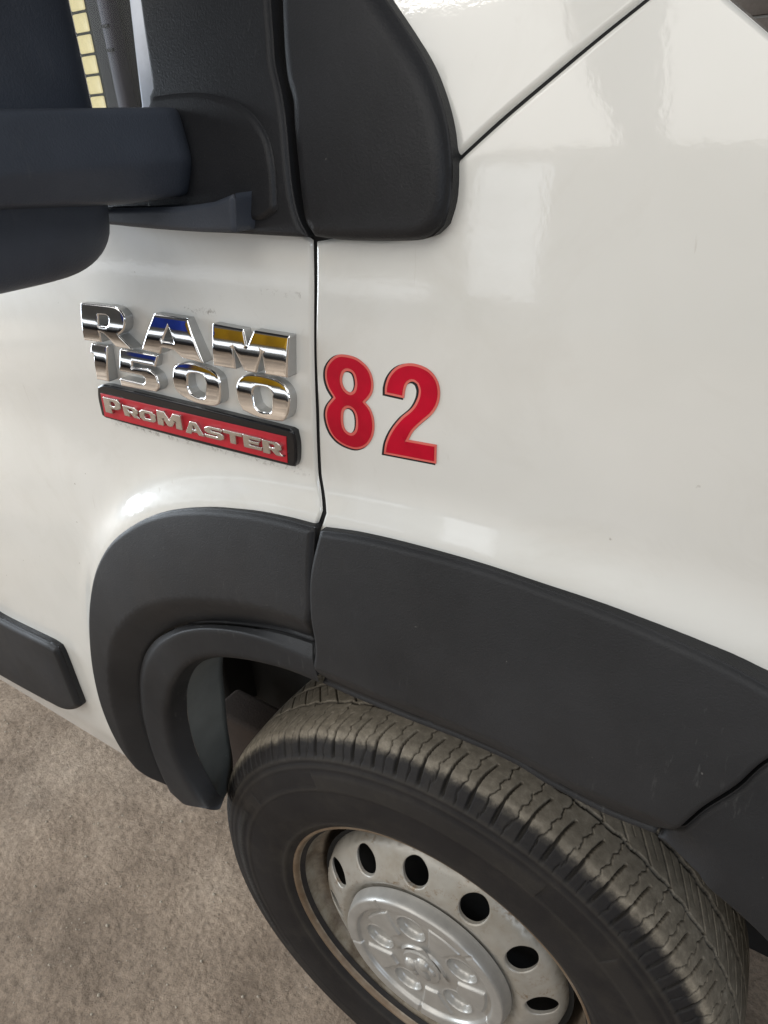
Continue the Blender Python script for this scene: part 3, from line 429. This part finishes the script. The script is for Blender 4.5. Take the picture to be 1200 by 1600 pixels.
# ---------------------------------------------------------------- floor and far wall
def floor():
    n = 260; xs = np.linspace(-3.2, 1.6, n); ys = np.linspace(-2.4, 3.0, n)
    X, Y = np.meshgrid(xs, ys, indexing='ij'); Z = np.zeros_like(X)
    for k in range(26):
        fx, fy, ph = rng.normal(0, 6+k, 3); Z += .0022/(1+k*.35)*np.sin(X*fx+Y*fy+ph)
    edge = np.minimum(np.minimum(X+3.2, 1.6-X), np.minimum(Y+2.4, 3-Y)); Z *= np.clip(edge/.3, 0, 1); Z -= .001
    o = grid('floor', np.stack([X, Y, Z], -1), CONC); o['kind'] = 'structure'
    bm = bmesh.new(); big = [(-13, -7), (7, -7), (7, 3.4), (-13, 3.4)]; ins = [(-3.2, -2.4), (1.6, -2.4), (1.6, 3.0), (-3.2, 3.0)]
    bv = [bm.verts.new((x, y, -.001)) for x, y in big]; iv = [bm.verts.new((x, y, -.001)) for x, y in ins]
    for i in range(4): bm.faces.new((bv[i], bv[(i+1) % 4], iv[(i+1) % 4], iv[i]))
    me = bpy.data.meshes.new('floor_surround'); bm.to_mesh(me); bm.free(); o = link('floor_surround', me, CONC); o['kind'] = 'structure'
floor()

# ---------------------------------------------------------------- the van
van = empty('van', (0, 0, 0), None, 'white van with black mirror, chrome badges and red number 82 on concrete floor', 'van')
door = panel('front_door', TR['door'], body, PAINT, van, side=RUBSEAL, edge=.003, depth=.03, step=.011, label='white door with chrome badges')
fender = panel('fender', TR['fender'], body, PAINT, van, edge=.003, depth=.03, step=.010, label='white panel with red number 82')
hood = panel('hood', TR['hood'], body, PAINT, van, side=RUBSEAL, edge=.004, depth=.03, step=.012, label='white bonnet above the slanted gap')
seamq = TR['door'][:9]
# dark backing behind the gaps
back = lambda x, z: body(x, z)+.0042
panel('inner_frame', [(-.12, 1.0), (-.12, 1.25), (-.10, 1.32), (0, 1.40), (.12, 1.45), (.165, 1.42), (.165, 1.365), (.10, 1.30), (.05, 1.24), (0, 1.06), (-.04, 1.0)], back, RUBSEAL, van, edge=.001, depth=.01, step=.012, smooth=False)
flare_r = panel('wheel_arch_flare', TR['flare_rear'], flare_a, BLACK, van, corner=24, edge=.0055, depth=.035, step=.0055, label='black flare on the door, round at the back')
flare_f = panel('wheel_arch_flare', TR['flare_front'], flare_b, BLACK, van, corner=24, edge=.005, depth=.05, step=.0055, label='long black flare above the tyre')
panel('bumper_corner', TR['corner_trim'], lambda x, z: flare_b(x, z)+.004, BLACK2, van, corner=24, edge=.004, depth=.06, step=.012, label='black bumper end in front of the tyre')
panel('side_moulding', TR['moulding'], lambda x, z: base(x, z)-.016, BLACK, van, edge=.009, depth=.012, step=.010, corner=60, label='black rub strip low on the door')
panel('corner_cover', TR['corner_panel'], lambda x, z: base(x, z)-.018, TRIM, van, edge=.010, depth=.03, step=.010, label='black triangular cover with rounded lower corner')
mount = panel('mirror_mount', TR['mirror_mount'], lambda x, z: base(x, z)-.014, TRIM, van, edge=.004, depth=.03, step=.010, label='black cover carrying the mirror arm')

panel('joint_backing', TR['joint'], lambda x, z: flare_b(x, z)+.016, RUBSEAL, van, edge=.001, depth=.012, step=.02, smooth=False)
# lip of the arch: front face, underside and liner
def lip():
    n = 90; rows = []
    for y, pts in TR['lip_rails']:
        q = rail([(x, z) for x, z in pts], n); rows.append(np.c_[q[:, 0], np.full(n, y), q[:, 1]])
    r = []
    for a, b in zip(rows[:-1], rows[1:]):
        k = 8
        for t in np.linspace(0, 1, k, endpoint=False): r.append(a*(1-t)+b*t)
    r.append(rows[-1]); r = np.array(r)
    for _ in range(2): r[1:-1] = r[1:-1]*.5+(r[:-2]+r[2:])*.25
    o = grid('arch_lip', r, BLACK2, van, label='inner black lip of the wheel arch')
    rows = []
    for y, pts in TR['liner_rails']:
        if y > 0: pts = [(-.238, .812), (-.268, .797), (-.297, .775), (-.322, .738), (-.336, .695)]+list(pts[3:])
        q = rail([(x, z) for x, z in pts], 50); rows.append(np.c_[q[:, 0], np.full(50, y), q[:, 1]])
    a, b = rows; r = np.array([a*(1-t)+b*t for t in np.linspace(0, 1, 8)]+[b+np.array([-.006, .001, 0]), b+np.array([-.02, .012, 0])])
    grid('arch_liner', r, LINER, van, label='scuffed grey liner behind the tyre')
    # tunnel over the wheel and the dark depth behind
    th = np.radians(np.linspace(-10, 150, 60)); P = []
    for y, rr in ((-.03, 1.), (.0, 1.02), (.15, 1.03), (.36, 1.02), (.38, .7), (.385, .0)):
        rr = rr*.535
        P.append(np.c_[rr*np.cos(th), np.full(60, y), .36+rr*np.sin(th)])
    grid('wheel_well', np.array(P), VOID, van)
    tube('suspension_strut', [(-.10, .25, .40), (-.09, .28, .78)], .05, VOID, van)
    box('suspension_bracket', (-.66, .22, .10), (-.50, .30, .285), RUST, van, .012)
    box('inner_panel', (-.95, .385, .13), (.7, .40, 1.1), VOID, van, .004)
    box('underbody_rail', (-2.2, .30, .16), (-.70, .42, .40), VOID, van, .01)
lip()

# ---------------------------------------------------------------- side window and what shows through it
panel('side_glass', TR['glass'], lambda x, z: -.018+.38*(z-1.395), GLASS, van, edge=.001, depth=.003, step=.02)
panel('window_moulding', TR['window_seal'], lambda x, z: base(x, z)-.003, SEAL, van, edge=.0018, depth=.02, step=.02)
pil = box('door_pillar', (-.430, .10, 1.30), (-.325, .13, 1.75), simple('dark_cab_trim', (.003, .005, .005), .8), van, .004)
strip = box('pillar_trim', (-.396, .086, 1.30), (-.379, .099, 1.75), simple('purple_grey_cab_trim', (.016, .013, .030), .6), pil, .003)
for zz in (1.4190, 1.4385, 1.47): box('slot', (-.391, .0835, zz), (-.383, .0865, zz+.0025), RUBSEAL, pil)

# ---------------------------------------------------------------- mirror
mirror = empty('door_mirror', (-.15, -.1, 1.33), van, 'black door mirror on a thick arm')
def mk(o): o.parent = mirror; o.matrix_parent_inverse = mirror.matrix_world.inverted(); return o
mirror.matrix_world = Matrix.Translation((-.15, -.1, 1.33))
bpy.context.view_layer.update()
def mirror_shell():
    # rounded housing: sections stacked in z, superellipse in x,y
    P = []; zs = []
    for t in list(np.linspace(0, .3, 22)**2/.3)+list(np.linspace(.32, 1, 34)): zs.append(1.2595+.36*t)
    for z in zs:
        d = min(1., (z-1.2595)/.030); d2 = min(1., (1.6195-z)/.05)
        ins = .034*(1-math.sqrt(max(0, 1-(1-d)**2)))+.05*(1-math.sqrt(max(0, 1-(1-d2)**2)))
        y0, y1 = -.099-.012*max(0, 1.33-z)/.07, -.40; x0, x1 = -.34, -.160
        cx, cy = (x0+x1)/2, (y0+y1)/2; hx, hy = (x1-x0)/2-ins*.6, (y0-y1)/2-ins; ring = []
        for a in np.linspace(0, 2*math.pi, 96, endpoint=False):
            c, s = math.cos(a), math.sin(a); e = 2/5.5
            ring.append((cx+hx*math.copysign(abs(c)**e, c), cy+hy*math.copysign(abs(s)**e, s), z))
        P.append(ring)
    P = np.array(P)
    cap0 = P[0]*1.; cap0[:, 0] = cap0[:, 0].mean(); cap0[:, 1] = cap0[:, 1].mean()
    cap1 = P[-1]*1.; cap1[:, 0] = cap1[:, 0].mean(); cap1[:, 1] = cap1[:, 1].mean()
    P = np.concatenate([cap0[None], P, cap1[None]])
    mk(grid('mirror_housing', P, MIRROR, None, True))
mirror_shell()
def mirror_arm():
    prof = [(-.30, 1.358), (-.155, 1.361), (-.143, 1.3605), (-.1395, 1.3580), (-.138, 1.354), (-.1355, 1.340), (-.1335, 1.3290), (-.1340, 1.3255), (-.1405, 1.310), (-.1435, 1.3050), (-.150, 1.302), (-.30, 1.299)]
    prof = np.array([p for a, b in zip(prof[:-1], prof[1:]) for p in [tuple(np.array(a)*(1-t)+np.array(b)*t) for t in (0, .25, .5, .75)]]+[prof[-1]])
    for _ in range(7): prof[1:-1] = prof[1:-1]*.5+(prof[:-2]+prof[2:])*.25
    P = []
    ys = list(np.linspace(-.42, -.080, 40))+[-.080+.029*math.sin(a) for a in np.linspace(.1, math.pi/2, 12)]
    for y in ys:
        u = max(0, (y+.080)/.029); dx = -.032*(1-math.sqrt(max(0, 1-u*u)))
        dz = .0*y
        q = prof.copy(); q[:, 0] = np.where(q[:, 0] > -.2, q[:, 0]+dx, q[:, 0]); q[:, 1] += np.where(q[:, 1] < 1.33, .07*max(0, -.11-y)*(1.33-q[:, 1])/.028, 0); 
        P.append(np.c_[q[:, 0], np.full(len(q), y), q[:, 1]])
    P = np.array(P); end = P[-1].copy(); end[:, 0] = -.22; end[:, 1] += .004
    P = np.concatenate([P, end[None]])
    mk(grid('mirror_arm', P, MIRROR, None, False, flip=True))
mirror_arm()
mk(panel('arm_fairing', TR['fairing'], lambda x, z: base(x, z)-.0185, TRIM, None, edge=.0042, depth=.01, step=.008))
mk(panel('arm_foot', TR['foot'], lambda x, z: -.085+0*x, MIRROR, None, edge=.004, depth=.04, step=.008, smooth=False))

# ---------------------------------------------------------------- chrome badges
badge = empty('badge', (-.2, -.06, 1.175), van, 'chrome raised letters RAM over 1500')
badge.matrix_world = Matrix.Translation((-.2, -.06, 1.175))
for ch, o, h in TR['letters']:
    a = np.array(o); zb = a[:, 1].min()
    def g(x, z, zb=zb): return base(x, zb+0*z)-.0120+.5*6.2*(z-zb)**2
    curvy = ch in '0'
    l = panel('letter', o, g, CHROME, None, side=SIDE, edge=.0013, depth=.014, step=.003, ostep=.0015, holes=h, corner=50 if curvy else 30, smooth=ch in '05R', label='chrome character '+ch)
    l.parent = badge; l.matrix_parent_inverse = badge.matrix_world.inverted()
plate = panel('name_plate', TR['plate'], lambda x, z: base(x, z)-.0075, GLOSSBLK, van, edge=.0022, depth=.008, step=.004, ostep=.002, corner=25, label='long black framed plate with a red field reading PROMASTER')
panel('red_field', TR['plate_field'], lambda x, z: base(x, z)-.0083, REDF, plate, edge=.0005, depth=.003, step=.006, smooth=False)
GL = {
 'P': ([(0,0),(.42,0),(.42,.32),(.78,.32),(1,.48),(1,.84),(.8,1),(0,1)], [(.42,.53),(.60,.53),(.66,.60),(.66,.73),(.60,.80),(.42,.80)]),
 'R': ([(0,0),(.36,0),(.36,.32),(.44,.32),(.64,0),(1,0),(.80,.36),(.96,.5),(.96,.82),(.78,1),(0,1)], [(.36,.54),(.56,.54),(.62,.6),(.62,.72),(.56,.78),(.36,.78)]),
 'O': ([(.2,0),(.8,0),(1,.22),(1,.78),(.8,1),(.2,1),(0,.78),(0,.22)], [(.38,.26),(.62,.26),(.68,.33),(.68,.67),(.62,.74),(.38,.74),(.32,.67),(.32,.33)]),
 'M': ([(0,0),(.25,0),(.25,.50),(.42,.06),(.58,.06),(.75,.50),(.75,0),(1,0),(1,1),(.68,1),(.5,.52),(.32,1),(0,1)], None),
 'A': ([(0,0),(.30,0),(.36,.18),(.64,.18),(.70,0),(1,0),(.68,1),(.32,1)], [(.42,.40),(.58,.40),(.5,.68)]),
 'S': ([(0,.08),(.1,0),(.8,0),(1,.16),(1,.46),(.82,.62),(.36,.64),(.36,.76),(.95,.74),(.92,.92),(.82,1),(.2,1),(0,.84),(0,.54),(.18,.38),(.66,.36),(.66,.25),(0,.27)], None),
 'T': ([(.34,0),(.66,0),(.66,.71),(1,.71),(1,1),(0,1),(0,.71),(.34,.71)], None),
 'E': ([(0,0),(1,0),(1,.27),(.36,.27),(.36,.38),(.85,.38),(.85,.62),(.36,.62),(.36,.73),(.97,.73),(.97,1),(0,1)], None)}
def small_letters():
    for k, qd in TR['plate_quads']:
        tl, tr, br, bl = [np.array(p) for p in qd]
        def mp(pts):
            return [tuple((1-u)*(v*tl+(1-v)*bl)+u*(v*tr+(1-v)*br)) for u, v in pts]
        o, h = GL[k.upper()]
        panel('letter', mp(o), lambda x, z: base(x, z)-.0118, SATIN, plate, edge=.0007, depth=.0045, step=.0025, ostep=.002, holes=[mp(h)] if h else [], smooth=False, label='satin silver letter '+k.upper())
small_letters()

# ---------------------------------------------------------------- red number decal
def number(key, holes, label):
    P = resample(TR[key], .0015, 40); 
    if area2(P) < 0: P = P[::-1]
    H = []
    for h in holes:
        q = resample(h, .0012, 60); H.append(q if area2(q) > 0 else q[::-1])
    sh = np.array([-.0020, -.0012])
    root = panel('number_decal', offset(P, -.0006)+sh*.85, lambda x, z: body(x, z)-.0003, VBLK, van, edge=.0001, depth=.0003, step=.004, holes=[offset(q, .0004)+sh*.7 for q in H], raw=True, label=label)
    panel('pink_outline', P, lambda x, z: body(x, z)-.0006, PINK, root, edge=.0001, depth=.0003, step=.004, holes=[offset(q, .0002) for q in H], raw=True)
    ip = offset(P, .0018); ih = [offset(q, -.0020) for q in H]
    panel('red_fill', ip, lambda x, z: body(x, z)-.0009, RED, root, edge=.0001, depth=.0003, step=.004, holes=ih, raw=True)
number('eight', TR['eight_holes'], 'red figure 8 with pink edge and black shadow')
number('two', [], 'red figure 2 with pink edge and black shadow')

# ---------------------------------------------------------------- front wheel, steered a little
DL = .0382
wheel = empty('wheel', (0, 0, .36), van, 'dusty front wheel with silver steel rim'); wheel.rotation_euler = (0, 0, DL)
def lathe(name, prof, n, mat, closed=True):
    th = np.linspace(0, 2*math.pi, n, endpoint=False); pr = np.array(prof)
    P = np.stack([pr[:, 1][:, None]*np.cos(th), -np.repeat(pr[:, 0][:, None], n, 1), pr[:, 1][:, None]*np.sin(th)], -1)
    return P
def smooth_prof(pts, step):
    P = np.array(pts, float); out = []
    for i in range(len(P)-1):
        p0, p1, p2, p3 = P[max(i-1, 0)], P[i], P[i+1], P[min(i+2, len(P)-1)]; L = np.linalg.norm(p2-p1); k = max(1, int(round(L/step)))
        for j in range(k):
            t = j/k; out.append(.5*((2*p1)+(-p0+p2)*t+(2*p0-5*p1+4*p2-p3)*t*t+(-p0+3*p1-3*p2+p3)*t**3))
    out.append(P[-1]); return np.array(out)
def tyre():
    side = smooth_prof([(-.006, .212), (.004, .2215), (.012, .232), (.0185, .255), (.0205, .285), (.0185, .315), (.013, .336), (.0065, .349), (.000, .3575)], .0035)[:-1]
    tread = smooth_prof([(.000, .3575), (-.006, .3640), (-.013, .3678), (-.035, .3712), (-.09, .3735), (-.145, .3712), (-.168, .3675), (-.176, .362), (-.182, .352)], .00125)
    tail = smooth_prof([(-.182, .352), (-.195, .32), (-.198, .28), (-.19, .24), (-.176, .212)], .006)[1:]
    pr = np.vstack([side, tread, tail]); n = 2304; NP = 72
    th = np.linspace(0, 2*math.pi, n, endpoint=False)
    d = np.diff(pr, axis=0); t = np.vstack([d[:1], d]); t /= np.linalg.norm(t, axis=1)[:, None]; nrm = np.c_[t[:, 1], -t[:, 0]]  # outward in (h,r)
    if nrm[len(side)+30, 1] < 0: nrm = -nrm
    h = pr[:, 0][:, None]; r = pr[:, 1][:, None]; w_ = -h   # w: distance in from the outer shoulder
    ph = (th*NP/(2*math.pi))[None, :]
    rgn = np.random.default_rng(3)
    jit = np.cumsum(rgn.normal(0, .012, NP+1)); jit -= np.linspace(0, 1, NP+1)*jit[-1]
    ph = ph+np.interp(ph, np.arange(NP+1), jit)
    arc = .0325
    def groove(dist, wd): return np.clip((wd-np.abs(dist))/.0007, 0, 1)
    def per(x): return (x-np.round(x))*arc           # metres to the nearest pitch line
    D = np.zeros((len(pr), n))
    on = np.zeros((len(pr), 1)); on[len(side)-9:len(side)+len(tread)] = 1
    tri = lambda x: 2*np.abs(2*(x-np.floor(x+.5)))-1
    c1 = .056+.0013*tri(ph+.2)+.0005*np.sin(ph*9.1); c2 = .098+.0012*np.sin(ph*2*math.pi); c3 = .138-.0022*tri(ph)
    for c, wd, dep in ((c1, .0019, .0070), (c2, .0030, .0075), (c3, .0028, .007)):
        D = np.maximum(D, dep*groove(w_-c, wd))
    # shoulder notches: slanted, tapering to a closed end
    u = np.clip((w_+.008)/.048, 0, 1)
    notch = groove(per(ph+.20*(w_/.03)-.10*np.sin(u*3)), .0023*(1-.45*u))*(w_ > -.009)*(w_ < .038+.002*np.sin(ph*3.3))
    D = np.maximum(D, .0056*notch*np.ones_like(D))
    ex = groove(per(ph-.35*(w_+.008)/.03*0-.06), .0030)*(h > -.001)*(r > .343); D = np.maximum(D, .0017*ex)
    # sipes: thin wavy cuts across the shoulder rib
    for k, lo, hi in ((.50, -.010, .056),):
        wav = .05*np.sin(w_*330+np.floor(ph)*2.3)+.020*np.sin(w_*800+np.floor(ph)*1.3)+.22*(w_/.03)
        s_ = groove(per(ph+k+wav), .0009)*(w_ > lo)*(w_ < hi); D = np.maximum(D, .0040*s_)
    # centre ribs: chevron cuts
    for a, b, sl, k in ((.059, .095, -1.1, 0), (.102, .135, -1.2, .4)):
        inb = (w_ > a)*(w_ < b)
        D = np.maximum(D, .006*groove(per(ph+k+sl*(w_-a)/.04), .0014)*inb)
        D = np.maximum(D, .0022*groove(per(ph+k+.5+sl*(w_-a)/.04), .0007)*inb*(w_ > a+.012))
    s3 = groove(per(ph+.3-.3*w_/.03), .0019)*(w_ > .143)*(w_ < .172); D = np.maximum(D, .005*s3)
    D = D*on
    # raised rings and worn relief on the sidewall
    ring = lambda c, wd, hh: hh*np.exp(-((r-c)/wd)**2)*(h > -.003)
    E_ = ring(.3405, .0014, .0024)+ring(.3300, .0011, .0013)+ring(.2990, .0011, .0013)+ring(.2360, .0025, .0020)+ring(.2450, .0009, .0008)
    aa = np.degrees(th)[None, :]
    plateau = np.clip((r-(.299+.012*((aa > 150) & (aa < 215))))/.0012, 0, 1)*np.clip((.322-r)/.001, 0, 1)*(((aa > 62) & (aa < 118)) | ((aa > 146) & (aa < 218)) | ((aa > 5) & (aa < 44)))
    E_ = E_+.0009*plateau
    rib = .0016*(np.sin(aa*9+np.sin(r*700)*1.5+r*900) > .35)*((r > .306)*(r < .318))*((aa > 155) & (aa < 208)); E_ = E_+rib
    off = E_-D
    hh = h+nrm[:, 0][:, None]*off; rr = r+nrm[:, 1][:, None]*off
    # the load flattens the bottom a little
    Z = rr*np.sin(th); X = rr*np.cos(th); Z = np.where(Z < -.3595, -.3595, Z)
    P = np.stack([X, -hh, Z], -1)
    o = grid('tyre', P, RUBBER, wheel, True, 'dusty black tyre with worn shoulder blocks')
    a2 = o.data.attributes.new('relief', 'FLOAT', 'POINT'); a2.data.foreach_set('value', np.clip(np.broadcast_to(E_, D.shape)/.0022, 0, 1).astype(np.float32).ravel())
    at = o.data.attributes.new('groove', 'FLOAT', 'POINT'); at.data.foreach_set('value', np.clip(D/.003, 0, 1).astype(np.float32).ravel())
tyre()
def rimparts():
    lip_ = smooth_prof([(-.004, .2215), (.003, .2255), (.0075, .2250), (.0082, .2225), (.006, .2200), (.000, .2175), (-.010, .2150), (-.024, .2125), (-.032, .207), (-.036, .2010), (-.050, .1985), (-.10, .195), (-.16, .19)], .002)
    rim = grid('rim', lathe('rim', lip_, 240, None), RIMP, wheel, True, 'silver steel rim, brown with brake dust inside the lip')
    # dished disc with twelve hand holes
    ro = .1845; th = np.linspace(0, 2*math.pi, 300, endpoint=False)
    rp = np.array([.0, .112, .122, .128, .135, .145, .160, .172, .178, .1815, .184, .19]); hp = np.array([.003, .003, .002, .0065, .0090, .0055, -.0030, -.0098, -.0150, -.024, -.040, -.050])
    fine = np.linspace(0, .2, 401); hf = np.interp(fine, rp, hp)
    for _ in range(8): hf[1:-1] = hf[1:-1]*.5+(hf[:-2]+hf[2:])*.25
    def g(x, z): return -np.interp(np.hypot(x, z), fine, hf)
    holes = []
    for k in range(12):
        a = R(96.5+30*k); c = np.array([math.cos(a), math.sin(a)])*.1575; e1 = np.array([math.cos(a), math.sin(a)]); e2 = np.array([-e1[1], e1[0]])
        holes.append([tuple(c+e1*.0180*math.cos(b)+e2*.0185*math.sin(b)) for b in np.linspace(0, 2*math.pi, 40, endpoint=False)])
    out = [(ro*math.cos(a), ro*math.sin(a)) for a in th]
    d = panel('wheel_disc', out, g, WHEELP, wheel, edge=.0018, depth=.004, step=.006, holes=holes, raw=True, label='silver steel disc with round hand holes')
    # dark drum behind the holes
    P = lathe('x', [(-.03, .19), (-.045, .15), (-.05, .0)], 60, None); grid('brake_disc', P, VOID, wheel, True)
    tube('brake_caliper', [(.05, .075, .14), (.12, .075, .11), (.15, .075, .03)], .028, RUST, wheel)
rimparts()
def cap():
    nr, nt = 190, 540; rr = np.linspace(0, .1215, nr)[:, None]; th = np.linspace(0, 2*math.pi, nt, endpoint=False)[None, :]
    X, Z = rr*np.cos(th), rr*np.sin(th); S = lambda x: 1/(1+np.exp(-np.clip(x, -30, 30)))
    h = .022+0*X
    h -= .0175*np.clip((rr-.1150)/.0065, 0, 1)**2.2 + .0016*S((rr-.1195)/.0004)
    h += .0030*S((rr-.100)/.0022)-.0050*S((.1005-rr)/.0006)
    ang0 = 104.
    for k in range(5):
        a = R(ang0+68+72*k-68); cx, cz = .067*math.cos(a), .067*math.sin(a); d = np.hypot(X-cx, Z-cz)
        h -= .0120*S((.0195-d)/.0007)*(1-.30*np.clip(d/.02, 0, 1)**2); h += .0018*np.exp(-((d-.0212)/.0011)**2)
        # raised pads between the pockets, with sloping ends
        b = R(ang0+36+72*k); da = np.degrees(np.angle(np.exp(1j*(th-b)))); wdt = 13*(1+.25*(rr-.07)/.03)
        pad = S((wdt-np.abs(da))/.45)*S((rr-.052)/.0005)*S((.092-rr)/.0005); h += .0044*pad
        g_ = S((.9-np.abs(np.degrees(np.angle(np.exp(1j*(th-R(ang0+20+72*k)))))))/.12)*S((rr-.099)/.0005)*S((.116-rr)/.0006); h -= .0026*g_
    h += .0038*np.exp(-((rr-.0315)/.0016)**2)+.0012*S((.031-rr)/.0006)
    P = np.stack([X, -h, Z], -1); grid('hub_cap', P, CAPP, wheel, True, 'round silver hub cap with five pockets')
    # centre emblem: two curled horns over a tapering head
    n = 90; q = np.linspace(-.0285, .0285, n); U, W_ = np.meshgrid(q, q, indexing='ij'); e = 0*U
    for sx in (-1, 1):
        e = np.maximum(e, .0075*np.sqrt(np.clip(1-((U-sx*.0115)/.0095)**2-((W_-.0075)/.0110)**2, 0, 1)))
        e = np.maximum(e, .0045*np.sqrt(np.clip(1-((U-sx*.0165)/.0050)**2-((W_+.0040)/.0095)**2, 0, 1)))
    e = np.maximum(e, .0060*np.sqrt(np.clip(1-(U/(.0078-.10*np.clip(-W_, -.01, .02)))**2-((W_+.004)/.0185)**2, 0, 1)))
    dd = np.hypot(U, W_); e = np.where(dd > .0275, -.003, e)
    ca, sa = math.cos(R(38)), math.sin(R(38)); X, Z = U*ca-W_*sa, U*sa+W_*ca
    P = np.stack([X, -(.0240+e), Z], -1); grid('hub_emblem', P, CAPP, wheel, False, 'raised horned head emblem')
cap()

# ---------------------------------------------------------------- background: brick wall behind the van, small glass-block window
BR = [simple('dark_brick', c, .9, 0, (60, .6, .004)) for c in ((.15, .125, .105), (.11, .094, .082), (.19, .16, .13))]
wall = box('garage_wall', (-8, 3.06, -.05), (6, 3.2, 3.4), simple('wall_mortar', (.36, .33, .29), .95, 0, (40, .5, .004))); wall['kind'] = 'structure'
bm_ = None
for r_ in range(9):
    for c_ in range(7):
        x = -.95+c_*.215+(r_ % 2)*.1; z = 1.42+r_*.075
        b = bm_.copy() if bm_ else box('brick', (0, 3.035, 0), (.205, 3.063, .065), BR[0], wall, .003, seg=1)
        if bm_: col.objects.link(b)
        else: bm_ = b
        b.location = (x, random.uniform(-.004, .004), z); b.rotation_euler = (0, 0, 0)
wd = empty('glass_block_window', (-4.225, 3.04, 1.5), None, 'narrow column of yellow lit glass blocks seen through the side window', 'window')
GB = emis('yellow_lit_glass', (.74, .64, .34), .55); pb = None
wd.matrix_world = Matrix.Translation((-4.225, 3.04, 1.5))
fr_ = box('frame', (-.10, -.03, -.05), (.085, .02, 1.3), simple('dark_frame', (.03, .035, .03), .7), wd)
for k in range(11):
    p = pb.copy() if pb else box('pane', (-.085, -.045, 0), (.052, -.031, .097), GB, wd, .008)
    if pb: col.objects.link(p)
    else: pb = p
    p.location = (0, 0, .02+k*.1125)
# opposite wall; boxes and glowing panes are added for reflections in chrome and paint
far = box('far_wall', (-13, -6.6, 0), (7, -6.5, 3.4), simple('painted_far_wall', (.42, .41, .38), .8)); far['kind'] = 'structure'
def reflector(name, lo, hi, mat, label, cat):
    o = empty(name, (lo[0], lo[1], lo[2]), None, label, cat); o.matrix_world = Matrix.Translation(lo)
    for nm, a, b, m in (('reflector_core', (0, 0, 0), (hi[0]-lo[0], hi[1]-lo[1], hi[2]-lo[2]), mat),): box(nm, a, b, m, o, .02)
    k = 3; wdt = (hi[0]-lo[0])/k
    for i in range(k): d = box('reflector_panel', (i*wdt+.02, hi[1]-lo[1]+.001, .03), ((i+1)*wdt-.02, hi[1]-lo[1]+.02, hi[2]-lo[2]-.03), mat, o, .006)
YEL = simple('yellow_enamel', (.62, .36, .012), .4); BLU = simple('blue_enamel', (.03, .09, .70), .4); DK = simple('dark_steel', (.02, .02, .022), .6)
reflector('yellow_reflector', (-6.65, -6.45, .80), (-4.8, -6.0, 1.75), YEL, 'yellow cabinet added at the far wall, mirrored in the letter M', 'reflector')  # unseen yellow box added to put yellow into the chrome
reflector('blue_reflector', (-7.75, -6.45, .95), (-6.75, -5.9, 1.75), BLU, 'blue cabinet added at the far wall, mirrored in the letter A', 'reflector')  # unseen stand-in added for the blue mirrored in the chrome
reflector('dark_reflector', (-12.5, -6.45, .0), (-3.6, -5.7, .22), DK, 'long dark low bench added along the far wall', 'slab')  # dark low box added to give the chrome a dark band
fw = empty('far_glow_panes', (-2.85, -6.44, .5), None, 'bright panes added at the far wall, mirrored in the white paint', 'window'); fw.matrix_world = Matrix.Translation((-2.85, -6.44, .5))  # glowing panes added to brighten a patch of the paint
GLOW = emis('added_glow', (.9, .95, 1.), 1.6)  # self-lit material of the added panes
for i in range(2):
    for j in range(3): box('pane', (i*.60, 0, j*.80), (i*.60+.57, .02, j*.80+.77), GLOW, fw)
sw = empty('low_glow_strip', (-12.3, -6.44, .34), None, 'low bright strip added above the dark bench', 'window'); sw.matrix_world = Matrix.Translation((-12.3, -6.44, .34))  # glowing strip added for a pale band in the chrome
for i in range(11): box('pane', (i*.8, 0, 0), (i*.8+.76, .02, .26), GLOW, sw)


# grit and crumbs lying on the concrete
def grit():
    bm = bmesh.new(); rg = random.Random(5)
    for i in range(1500):
        x = rg.uniform(-1.9, .2); y = rg.uniform(-.45, .6); r_ = rg.choice((.0007, .001, .0012, .0018, .0026))*rg.uniform(.7, 1.4)
        v = bmesh.ops.create_icosphere(bm, subdivisions=1, radius=r_)['verts']
        for p in v: p.co = Vector((p.co.x*rg.uniform(.7, 1.4)+x, p.co.y*rg.uniform(.7, 1.3)+y, p.co.z*.8+r_*.4))
    me = bpy.data.meshes.new('grit'); bm.to_mesh(me); bm.free()
    o = link('grit', me, simple('pale_grit', (.42, .37, .30), .9)); o['kind'] = 'stuff'; o['label'] = 'fine pale grit scattered on the concrete floor'
grit()
